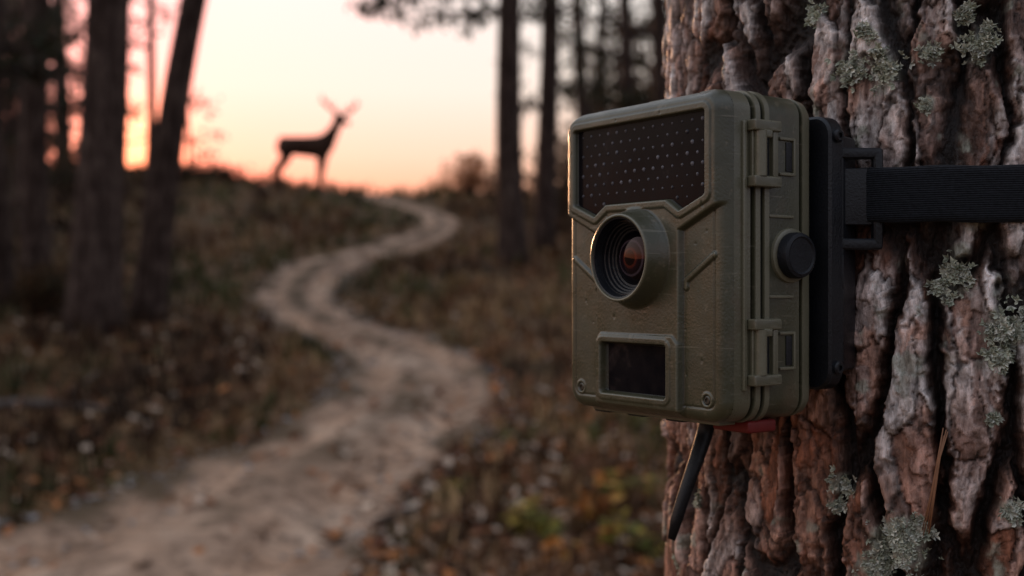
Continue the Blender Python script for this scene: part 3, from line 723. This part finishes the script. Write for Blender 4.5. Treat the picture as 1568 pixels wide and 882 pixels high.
for s in(1,-1):
    for zc in(42.5,-40.0):
        m_=mo if s>0 else mk
        X0=s*HW
        box('latch_plate',(X0+s*.9,20,zc),(3,13,27),.9,mo)
        box('latch_knuckle',(X0+s*2.6,20,zc+11.6),(5.6,16,4.6),1.0,m_)
        box('latch_knuckle',(X0+s*2.6,20,zc-11.6),(5.6,16,4.6),1.0,m_)
        lathe('latch_pin',[(0.5,-9.6),(2.7,-9.4),(2.7,9.4),(.5,9.6)],m_,(X0+s*3.4,17,zc),axis='Z',n=24)
        box('latch_bar',(X0+s*2.8,25.2,zc),(3.4,3.0,19),.7,m_)
        box('latch_slot',(X0+s*2.3,21.4,zc),(.6,3.6,18),.1,mk)
        box('latch_button',(X0+s*3.4,19.6,zc+8.2),(4.6,5,3.2),.7,mk if s<0 else mo)
        for zz in(-7.5,7.5): box('catch_rib',(X0+s*.3,36,zc+zz),(1.6,9,1.3),.4,mo)
        box('catch_rib',(X0+s*.3,40.6,zc),(1.6,1.3,16),.4,mo); box('catch_recess',(X0+s*.05,37.8,zc),(.5,3.6,12.5),.1,mk)
    lathe('knob_base',[(11.8,0),(11.5,s*1.4),(10.4,s*2.0),(9,s*2.0)],mo,(s*(HW-.2),38.5,.5),axis='X')
    lathe('side_knob',[(9.8,0),(9.8,s*5.0),(9.4,s*6.2),(8.0,s*6.8),(7.2,s*6.3),(2,s*6.2)],mknob,(s*HW,38.5,.5),axis='X')
    for zc in(17,-17): box('side_rib',(s*(HW+.1),33,zc),(1.4,15,1.4),.5,mo)
    box('hinge_rail',(s*(HW+.4),10.6,0),(1.8,2.2,112),.8,mo)
for (x,l) in((-35,14),(0,12),(32,10)): box('top_tab',(x,13.5,HH+.6),(l,7,2.2),.8,mk if x<-10 else mo)
box('top_ridge',(0,36,HH+.5),(70,10,1.8),.7,mo)
for x in(-38,-14,12): box('bottom_tab',(x,13,-HH-1.0),(11,8,3.4),.9,mk)
box('bottom_rail',(0,12,-HH-.5),(84,10,2.4),.8,mo)
box('red_port_cover',(37,27,-HH-2.6),(22,17,5.4),1.6,mred)
loft('bracket_plate',[(58,1.2),(59,0),(66,0),(67.5,1.4)],58,60,9,mk,cap0=True,loc=(0,0,2))
loft('bracket_foot',[(54,1),(62,0),(82,0)],30,44,5,mk,cap0=True,loc=(0,0,2))
for s in(1,-1):
    box('bracket_claw',(s*50,74,2),(9,16,104),2.5,mk,rz=s*.3)
    for z in(53,-48): lathe('bracket_screw',[(3,0),(3,s*1.6),(2.2,s*2.2),(1.2,s*2.2),(1.2,s*1.2)],mk,(s*57.6,62.5,z),axis='X',n=24)
    rz=math.radians(58) if s>0 else math.radians(122)
    ax,ay=s*51,66; bx,by=s*63,83
    cx_,cy_=(ax+bx)/2,(ay+by)/2
    box('loop_post',(ax,ay,26),(5,6,44),1.8,mk,rz=rz); box('loop_post',(bx,by,26),(4.5,5,42),1.8,mk,rz=rz)
    box('loop_arm',(cx_,cy_,46),(25,6,5),1.8,mk,rz=rz); box('loop_arm',(cx_,cy_,6),(25,6,5),1.8,mk,rz=rz)
    box('loop_brace',(s*53,68,-6),(5,9,16),1.8,mk,rz=rz)
    box('loop_slider',(cx_,cy_,27),(19,2,25),.6,mk,rz=rz)
mst,nt,b=newmat('webbing')
tcn=N(nt,'ShaderNodeTexCoord').outputs['Object']
wv=N(nt,'ShaderNodeTexWave'); wv.bands_direction='Z'; wv.inputs['Scale'].default_value=330; wv.inputs['Distortion'].default_value=.8; wv.inputs['Detail'].default_value=2
nt.links.new(tcn,wv.inputs['Vector'])
nz=noise(nt,700,3,.6,tcn)
nt.links.new(ramp(nt,nz,[(.3,(.005,.006,.008)),(.7,(.014,.016,.021))]),b.inputs['Base Color']); b.inputs['Roughness'].default_value=.85; b.inputs['Specular IOR Level'].default_value=.2
b.inputs['Sheen Weight'].default_value=.06
ad=N(nt,'ShaderNodeMath',operation='ADD'); nt.links.new(wv.outputs['Fac'],ad.inputs[0]); nt.links.new(nz,ad.inputs[1]); bump(nt,b,ad.outputs[0],.00025)
zc=EZ+.0133+.0268; n=260; pr=[(0,-12.2),(1.4,-11.6),(1.7,-9),(1.7,9),(1.4,11.6),(0,12.2),(-1,11),(-1,-11),(0,-12.2)]
A_,K_=np.meshgrid(np.linspace(0,2*math.pi,n+1),np.arange(len(pr)))
po=np.array([p[0] for p in pr])[K_]; pz=np.array([p[1] for p in pr])[K_]
rr_=RB+.0055+po*.001+.0009*np.sin(A_*9+1)+.0006*np.sin(A_*23)
gridmesh('strap',TC.x+rr_*np.cos(A_),TC.y+rr_*np.sin(A_),zc+pz*.001+.0008*np.sin(A_*5)+.0003*np.sin(A_*31),mst)
def pp(px,py,d): return Vector(((px-CX)/FPX*d,d,EZ+(CY-py)/FPX*d))
pts=[pp(1085,640,.575),pp(1078,668,.572),pp(1066,705,.568),pp(1050,750,.566),pp(1036,795,.566),pp(1028,826,.566)]
V=[];F=[]
wd_=[.0036,.0036,.0032,.0028,.0026,.0016]
for p,w_ in zip(pts,wd_):
    for (a,bq) in((-1,-.3),(1,-.3),(1,.3),(-1,.3)): V.append(p+Vector((a*w_,bq*.002-a*.001,-a*w_*.25)))
for i in range(len(pts)-1):
    for k_ in range(4): F.append((i*4+k_,i*4+(k_+1)%4,(i+1)*4+(k_+1)%4,(i+1)*4+k_))
F.append((0,1,2,3)); F.append((20,21,22,23))
mb=MB(); mb.add(V,F); o=mb.obj('strap_tail',[mk])
